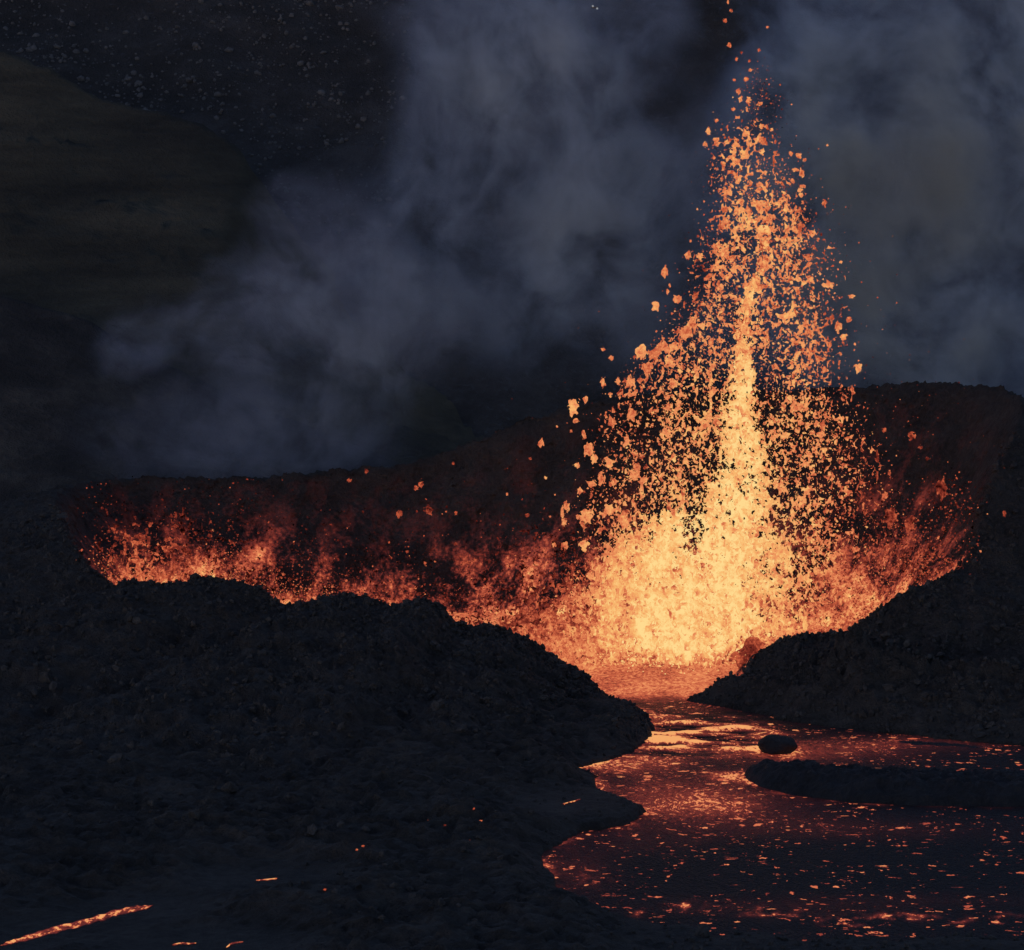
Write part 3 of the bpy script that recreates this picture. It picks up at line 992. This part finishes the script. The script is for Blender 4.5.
# fine droplets
px2, py2, dep2, s2, h2_ = cloud(46000, 0.085, 0.2, 0.42, 1.0, edge=(0.5, 1.2), clump=1.1, power=1.2)
k3 = 2600
t_ = RNG.uniform(0, 1, k3)
py3 = 60 + 520 * t_ ** 0.8
c3, wl3, wr3, _d = prof_at(py3)
px3 = c3 + np.where(RNG.uniform(0, 1, k3) < 0.35, -1, 1) * np.abs(RNG.normal(size=k3)) * 0.62 * (wl3 + wr3) / 2 + 12
s3 = np.clip(RNG.lognormal(-2.75, 0.4, k3), 0.04, 0.14)
h3 = 0.36 + 0.08 * RNG.normal(size=k3)
dep3 = RNG.normal(size=k3) * 4
pxa, pya, da, sa, ha = [np.concatenate(q) for q in ((px2, px3), (py2, py3), (dep2, dep3), (s2, s3), (h2_, h3))]
dr_ = scatter("droplets", MINI, to_world(pxa, pya, da), sa, rand_rot(len(pxa)), M_SPATTER, ha)
dr_.parent = fountain
tag(dr_, kind="stuff")

# clots thrown clear, as seen one by one around the fountain: place, size in pixels (wide, high)
clear = [(727, 3, 3, 4), (729, 12, 4, 4), (723, 22, 5, 5), (728, 46, 6, 6), (766, 28, 4, 3), (741, 53, 3, 4), (755, 52, 4, 4), (737, 59, 3, 5), (749, 61, 5, 3), (748, 71, 5, 4), (734, 80, 4, 4),
         (746, 79, 8, 6), (737, 92, 6, 9), (741, 99, 5, 8), (748, 101, 4, 9), (757, 104, 8, 6), (730, 110, 5, 5), (714, 121, 5, 5), (710, 131, 10, 7), (707, 144, 6, 7),
         (718, 140, 9, 7), (770, 130, 5, 4), (788, 154, 7, 6), (794, 156, 8, 8), (800, 160, 5, 4), (795, 170, 8, 5), (803, 173, 8, 9), (790, 181, 8, 6), (800, 186, 9, 5), (803, 195, 8, 6), (797, 190, 7, 6),
         (828, 145, 3, 3), (825, 203, 6, 8), (815, 233, 7, 12), (822, 283, 14, 8), (812, 280, 10, 9), (831, 286, 8, 5), (834, 325, 8, 11), (839, 335, 10, 8), (845, 318, 7, 7), (853, 297, 9, 5), (855, 366, 9, 14), (829, 316, 5, 6), (840, 262, 4, 4),
         (666, 273, 9, 12), (669, 285, 3, 5), (655, 305, 9, 14), (679, 300, 15, 10), (668, 292, 4, 8), (687, 254, 8, 10), (697, 255, 10, 7),
         (602, 347, 7, 5), (612, 359, 8, 7), (602, 380, 7, 12), (617, 379, 9, 7), (632, 384, 11, 18), (573, 405, 6, 21), (575, 419, 9, 6), (585, 399, 6, 9), (610, 394, 5, 7), (610, 418, 9, 12), (630, 411, 10, 17), (541, 443, 8, 9), (584, 435, 6, 11),
         (588, 447, 13, 20), (593, 455, 8, 12), (576, 461, 8, 8), (609, 463, 14, 15), (600, 474, 11, 14), (592, 485, 14, 11), (580, 490, 7, 10), (614, 482, 9, 12), (562, 508, 6, 11), (567, 508, 6, 13), (564, 522, 7, 9), (585, 511, 14, 17), (578, 516, 8, 6), (583, 540, 15, 15), (564, 540, 8, 9), (554, 541, 5, 6),
         (597, 574, 9, 17), (557, 427, 3, 3), (571, 431, 4, 4), (608, 506, 12, 14), (622, 520, 14, 24), (632, 472, 14, 12), (912, 436, 12, 9), (919, 446, 7, 5), (931, 461, 4, 6), (886, 431, 5, 6), (873, 454, 7, 11), (880, 492, 7, 10), (891, 475, 4, 5),
         (640, 350, 18, 18), (652, 352, 16, 14), (648, 368, 14, 20), (662, 345, 20, 12), (672, 344, 14, 12), (684, 330, 18, 16), (693, 324, 12, 14), (668, 362, 14, 12),
         (1001, 511, 4, 8), (935, 485, 14, 30), (906, 520, 10, 20), (888, 515, 16, 20), (421, 484, 7, 10), (349, 481, 6, 5), (366, 472, 5, 7), (428, 513, 16, 9), (400, 511, 8, 9), (416, 488, 6, 6), (454, 460, 4, 4), (456, 512, 4, 5), (408, 550, 5, 4), (456, 541, 5, 4), (468, 562, 4, 4), (475, 558, 4, 4), (391, 537, 3, 3), (507, 493, 3, 4), (527, 512, 6, 5), (530, 461, 4, 4), (545, 473, 4, 4)]
clot_meshes = []
for k, (tv, tq) in enumerate(RAG):
    me = mesh_np("lava_clot", tv, tq, M_CLOT)
    clot_meshes.append(me.data)
    bpy.data.objects.remove(me)
G_L = ("orange lava clot thrown clear to the left of the fountain", "clots thrown to the left of the fountain")
G_T = ("small orange lava clot flying above the tip of the fountain", "clots above the tip of the fountain")
G_R = ("orange lava clot thrown clear to the right of the fountain", "clots thrown to the right of the fountain")
G_W = ("dull red lava clot falling in front of the far crater wall", "clots falling before the far wall")
G_I = ("large ragged orange lava clot within the rising spray of the fountain", "large clots in the fountain spray")


def clot(p, sx, sz, heat, g, k, rz):
    o = bpy.data.objects.new("lava_clot", clot_meshes[k % len(clot_meshes)])
    COL.objects.link(o)
    o.location = p
    o.scale = (sx, (sx + sz) / 2, sz)
    o.rotation_euler = (0, 0, rz)
    o["hotness"] = float(heat)
    tag(o, g[0], "lava clot", g[1])


for i, (x_, y_, w_, h_) in enumerate(clear):
    dep = random.uniform(-5, 3)
    p = to_world(np.array([x_]), np.array([y_]), np.array([dep]))[0]
    g = G_T if y_ < 125 else (G_W if x_ < 535 or x_ > 865 else (G_L if x_ < 700 else G_R))
    ht = 0.54 + random.uniform(-.06, .08)
    if y_ < 125: ht = 0.46 + random.uniform(-.06, .06)
    if g is G_W: ht = random.uniform(0.22, 0.38)
    clot(p, w_ / PXM * 0.45, h_ / PXM * 0.54, ht, g, i * 7 + 3, random.uniform(0, 6.28))
for ci in big_c:
    fsel = bigfaces[bounds[ci]:bounds[ci + 1]]
    o = submesh(PF, QF, HF, fsel, "lava_clot", M_SPATTER, None, np.array((cxm[ci], cym[ci], czm[ci])))
    tag(o, G_I[0], "lava clot", G_I[1])

# dark half-cooled slab in front of the bright base
tv, tq = clot_template(77, 30, 0.55, (0.8, 0.7, 1.0))
sl_ = mesh_np("lava_slab", tv * np.array((3.2, 1.6, 4.0)), tq, M_CLOT)
sl_.location = to_world(np.array([743.]), np.array([643.]), np.array([-11.]))[0]
sl_["hotness"] = 0.36
tag(sl_, "dull red ragged slab of lava before the brightest base of the fountain", "lava slab")

# ------------------------------------------------------------------ low spray along the left vents
def spray(n, xr, yfun, dens, hfun, depth, smin, seed):
    px = RNG.uniform(*xr, n)
    py = RNG.uniform(480, 640, n)
    b = np.interp(px, *yfun)
    up = (b - py)
    p = dens(px, up) * np.clip(0.55 + 1.3 * fbm(px * 0.05 + seed, py * 0.03, 0.5, 3), 0.05, 1.3)
    k = (RNG.uniform(0, 1, n) < p) & (up > -14)
    px, py, up = px[k], py[k], up[k]
    dep = RNG.uniform(*depth, len(px))
    s = np.clip(RNG.lognormal(math.log(smin), 0.45, len(px)), 0.04, 0.5)
    return to_world(px, py, dep), s, np.clip(hfun(px, up) + RNG.normal(size=len(px)) * 0.07, 0.08, 0.9)


rimx = [70, 97, 120, 175, 225, 275, 302, 350, 425, 452, 500, 545, 590]
rimy = [560, 580, 600, 592, 588, 606, 616, 602, 606, 632, 632, 655, 690]
A1 = spray(30000, (78, 330), (rimx, rimy), lambda x, u: np.exp(-np.clip(u, 0, None) / 32) * sstep(76, 100, x), lambda x, u: 0.45 * np.exp(-np.clip(u, 0, None) / 62) + 0.02, (-6, 10), 0.07, 3.0)
A2 = spray(28000, (300, 600), (rimx, rimy), lambda x, u: np.exp(-np.clip(u, 0, None) / (22 + 40 * sstep(450, 590, x))) * 0.8, lambda x, u: (0.25 + 0.20 * sstep(470, 590, x)) * np.exp(-np.clip(u, 0, None) / 110), (-8, 12), 0.075, 8.0)
A3 = spray(1500, (90, 560), (rimx, rimy), lambda x, u: 0.4 * np.exp(-np.clip(u, 0, None) / 60), lambda x, u: 0.36 + 0 * u, (-6, 10), 0.11, 12.0)


def low_top(X):
    return np.interp(X, [-45, -41, -36, -30, -24, -18, -12, -6, -2, 3, 9], [2.5, 7.5, 8.5, 6.0, 4.8, 4.4, 4.0, 4.2, 5.2, 6.5, 8.0])


def occ_low(X, Yd, Z):
    t = low_top(X) * (1 + 0.9 * fbm(X * 0.22, Yd * 0.2, Z * 0.05 + 4, 3))
    v = np.clip(Z / np.maximum(t, 0.8), 0, 3)
    return 0.30 * (0.45 + 0.65 * np.exp(-((X + 38) / 10.0) ** 2) + 0.5 * sstep(-6, 6, X)) * np.exp(-v * 1.5) * np.clip(0.5 + 1.8 * fbm(X * 0.4, Yd * 0.4, Z * 0.3, 3), 0.0, 1.6) * (v < 2.6)


def heat_low(X, Yd, Z):
    t = low_top(X)
    left = np.exp(-((X + 40) / 9.0) ** 2)
    return 0.23 + 0.30 * left + 0.19 * sstep(-4, 8, X) - 0.30 * np.clip(Z / np.maximum(t, 1) - 0.6, -0.5, 1.2) * 0.8 + 0.12 * fbm(X * 0.5, Yd * 0.5, Z * 0.4, 3)


PL, QL, HL = torn_lava(-45.5, 9.0, 0.0, 15.0, 297.0, 318.0, occ_low, heat_low, 0.18, 0.45, 1.15, 5.0, 0.9)
low = mesh_np("lava_spray", PL, QL, M_SPATTER, attrs={"hotness": np.clip(HL, 0.16, 0.8)})
tag(low, "ragged curtain of dull red molten shreds boiling up behind the left rim", "lava spray", kind="stuff")
pp, ss, hh_ = [np.concatenate(q) for q in zip(A1, A2, A3)]
spr = scatter("lava_spray", MINI, pp, ss, rand_rot(len(pp)), M_SPATTER, hh_)
tag(spr, "fine dull red lava droplets thrown up behind the left rim", "lava spray", kind="stuff")
B1 = spray(34000, (770, 975), ([770, 800, 852, 892, 937, 964, 976], [650, 650, 642, 615, 590, 578, 540]), lambda x, u: np.exp(-np.clip(u, 0, None) / 40) * 0.8, lambda x, u: (0.47 - 0.14 * sstep(830, 930, x)) * np.exp(-np.clip(u, 0, None) / 150), (-4, 14), 0.10, 21.0)
spr2 = scatter("lava_spray", MINI, B1[0], B1[1], rand_rot(len(B1[0])), M_SPATTER, B1[2])
tag(spr2, "dull orange lava spray splashing on the wall right of the fountain", "lava spray", kind="stuff")

# ------------------------------------------------------------------ small glowing cracks in the dark ground
ZG = zg.reshape(len(xs), len(ys))


def ground_z(X, Y):
    ix = np.clip(np.searchsorted(xs, X) - 1, 0, len(xs) - 2); iy = np.clip(np.searchsorted(ys, Y) - 1, 0, len(ys) - 2)
    fx_ = (X - xs[ix]) / (xs[ix + 1] - xs[ix]); fy_ = (Y - ys[iy]) / (ys[iy + 1] - ys[iy])
    return (ZG[ix, iy] * (1 - fx_) + ZG[ix + 1, iy] * fx_) * (1 - fy_) + (ZG[ix, iy + 1] * (1 - fx_) + ZG[ix + 1, iy + 1] * fx_) * fy_



def ember_strip(pts, w, label, n):
    P = np.array([on_plane(*p, 0.9) for p in pts])
    t = np.linspace(0, len(P) - 1.001, n)
    q = np.stack([np.interp(t, np.arange(len(P)), P[:, k]) for k in range(3)], 1)
    c = np.linspace(-1, 1, 9)
    wd = w * (1 - np.abs(np.linspace(-1, 1, n)) ** 6) * (1 + 0.5 * fbm(t * 2.1, 0 * t, 3.0 + w, 3))
    X = q[:, 0][:, None] + 0.12 * fbm(t * 5, 0 * t, 1.0, 2)[:, None] + 0 * c
    Yr = q[:, 1][:, None] + (wd[:, None] * c) * 2.2
    Z = ground_z(X.ravel(), Yr.ravel()).reshape(X.shape) + 0.10 * (1 - c ** 2) - 0.02
    hot = 0.58 * (1 - c ** 4) * np.ones_like(X) + 0.25 * fbm(X * 1.2, Yr * 1.2, 6.0, 2)
    o = mesh_np("lava_rivulet", np.stack([X, Yr, Z], -1).reshape(-1, 3), grid_faces(n, 9), M_FLOW, attrs={"hotness": hot.ravel(), "lake": 0 * hot.ravel()})
    return tag(o, label, "lava rivulet")


ember_strip([(0, 946), (30, 937), (60, 929), (100, 918), (125, 911), (153, 906)], 0.6, "thin glowing lava rivulet slanting across the dark lower left corner", 160)
ember_strip([(172, 946), (182, 944), (196, 944)], 0.12, "short bright lava rivulet at the bottom edge beside the slanting one", 40)
ember_strip([(226, 948), (232, 944), (243, 942)], 0.15, "small hooked lava rivulet at the bottom edge", 50)
ember_strip([(256, 881), (266, 880), (277, 879)], 0.15, "faint broken lava rivulet in the dark field above the bottom edge", 14)
ember_strip([(562, 805), (572, 802), (580, 800)], 0.15, "faint lava rivulet in the dark bank left of the river", 16)
for i, (x_, y_) in enumerate([(429, 830), (445, 825), (445, 838), (474, 828), (481, 836), (470, 851), (357, 866), (363, 867), (268, 910), (325, 909), (480, 697), (997, 692), (905, 709), (870, 700)]):
    if y_ < 720: continue
    p = on_plane(x_, y_, 0.9)
    p[2] = ground_z(np.array([p[0]]), np.array([p[1]]))[0] + 0.1
    o = bpy.data.objects.new("ember", clot_meshes[i])
    COL.objects.link(o)
    o.location = p
    o.scale = (0.13, 0.2, 0.08)
    o["hotness"] = random.uniform(0.3, 0.42)
    tag(o, "tiny glowing ember in the dark lava field left of the river", "ember", "embers in the dark lava field")

# ------------------------------------------------------------------ small drone
def prim_box(c, d):
    v = np.array([(x, y, z) for x in (-1, 1) for y in (-1, 1) for z in (-1, 1)]) * np.array(d) / 2 + np.array(c)
    f = np.array([(0, 1, 3, 2), (4, 6, 7, 5), (0, 4, 5, 1), (2, 3, 7, 6), (0, 2, 6, 4), (1, 5, 7, 3)])
    return v, f


def join(ps):
    V, Fa, o = [], [], 0
    for v, f in ps:
        V.append(v); Fa.append(f + o); o += len(v)
    return np.concatenate(V), np.concatenate(Fa)


md = NT("drone_shell"); md.principled((0.1, 0.1, 0.105, 1), 0.5)
ml = NT("drone_lamp"); ml.principled((0.1, 0.1, 0.1, 1), 0.5, None, 0.3, (0.9, 0.95, 1, 1), 0.25)
drone = bpy.data.objects.new("drone", None)
COL.objects.link(drone)
drone.location = at(594, 7.5, 290)
tag(drone, "tiny dark drone with two pale lamps hovering before the smoke", "drone")
v, f = rock(2, 1.0, (0.26, 0.16, 0.1), 0.1)
mesh_np("body", v, f, md.mat, drone)
for sx in (-1, 1):
    for sy in (-1, 1):
        v, f = join([prim_box((sx * 0.2, sy * 0.2, 0.03), (0.3, 0.04, 0.03))])
        a_ = sx * sy * 0.75
        R = np.array([[math.cos(a_), -math.sin(a_), 0], [math.sin(a_), math.cos(a_), 0], [0, 0, 1]])
        v = (v - np.array((sx * .2, sy * .2, .03))) @ R.T + np.array((sx * .2, sy * .2, .03))
        mesh_np("arm", v, f, md.mat, drone, smooth=False)
        v, f = prim_box((sx * 0.31, sy * 0.31, 0.08), (0.34, 0.025, 0.008))
        mesh_np("propeller", v, f, md.mat, drone, smooth=False)
for dx, dz in ((-0.12, 0.12), (0.3, -0.1)):
    v, f = ico(2)
    mesh_np("lamp", v * 0.1 + np.array((dx, -0.2, dz)), f, ml.mat, drone)

# ------------------------------------------------------------------ volcanic smoke
def smoke_mat(name, blobs, Yc, dens, nscale, warp, color, lo=0.40, hi=0.60):
    """blobs: px, py, rx, ry (pixels at depth Yc), weight"""
    m = NT(name)
    pos = m.n("ShaderNodeNewGeometry").outputs["Position"]
    _, wc = m.noise(pos, nscale * 0.55, 3, 0.55)
    off = m.vmath('MULTIPLY', m.vmath('SUBTRACT', wc, (0.5, 0.5, 0.5)), (warp, warp, warp))
    q = m.vmath('ADD', pos, off)
    tot = None
    for (bx, by, rx, ry, w) in blobs:
        c = at(bx, by, Yc)
        sx, sz = F / Yc / rx, F / Yc / ry
        d = m.vmath('MULTIPLY', m.vmath('SUBTRACT', q, tuple(c)), (sx, 1 / 11.0, sz))
        L = m.vmath('DOT_PRODUCT', d, d)
        g = m.math('MULTIPLY', m.maprange(L, 1.0, 0.0), w)
        tot = g if tot is None else m.math('ADD', tot, g)
    nf, _ = m.noise(q, nscale * 1.7, 6, 0.68)
    ns_ = m.maprange(nf, lo, hi, 0.06, 1.0)
    den = m.math('MULTIPLY', m.math('MULTIPLY', tot, ns_), dens)
    vs = m.n("ShaderNodeVolumeScatter")
    vs.inputs["Color"].default_value = (*color, 1)
    vs.inputs["Anisotropy"].default_value = 0.1
    m.put(vs.inputs["Density"], den)
    m.t.links.new(vs.outputs[0], m.out.inputs["Volume"])
    m.mat.cycles.volume_sampling = 'DISTANCE'
    return m.mat


def smoke(label, blobs, Yc, dens, nscale, warp, color, step):
    P = np.array([at(bx + sx * rx * 1.15, by + sy * ry * 1.15, Yc) for bx, by, rx, ry, w in blobs for sx in (-1, 1) for sy in (-1, 1)])
    lo, hi = P.min(0) - 3, P.max(0) + 3
    lo[1], hi[1] = Yc - 13, Yc + 13
    v, f = prim_box((lo + hi) / 2, hi - lo)
    mat = smoke_mat(label[0], blobs, Yc, dens, nscale, warp, color)
    o = mesh_np("smoke", v, f, mat, smooth=False)
    tag(o, label[1], "smoke", kind="stuff")
    o.cycles.use_motion_blur = False
    mat.cycles.volume_step_rate = step
    return o


smoke(("smoke_middle", "blue grey smoke column drifting up behind the fountain, left of its tip"),
      [(480, 40, 140, 130, 1.0), (440, 130, 100, 120, 0.9), (560, 120, 130, 150, 0.9), (610, 20, 110, 110, 0.8), (600, 230, 120, 130, 0.75), (520, 270, 170, 120, 0.5), (640, 330, 190, 120, 0.4), (690, 190, 90, 130, 0.4), (400, 230, 110, 120, 0.4)],
      400, 0.062, 0.06, 24, (0.64, 0.75, 1.0), 0.32)
smoke(("smoke_right", "broad blue grey smoke veil filling the upper right behind the fountain"),
      [(900, 60, 210, 200, 1.2), (970, 220, 190, 230, 1.15), (860, 240, 170, 200, 1.0), (950, 360, 190, 120, 0.6), (790, 190, 100, 190, 0.7), (800, 340, 130, 100, 0.5), (1060, 60, 150, 200, 1.0)],
      432, 0.085, 0.05, 24, (0.55, 0.69, 1.0), 0.32)
smoke(("smoke_left", "thin grey smoke wisps curling above the left crater rim"),
      [(318, 235, 75, 70, 1.0), (255, 310, 90, 75, 0.8), (350, 290, 110, 90, 0.9), (150, 335, 60, 55, 0.6), (300, 370, 150, 90, 0.7), (250, 440, 210, 70, 0.55), (410, 320, 100, 90, 0.6)],
      392, 0.044, 0.085, 20, (0.78, 0.80, 1.0), 0.32)
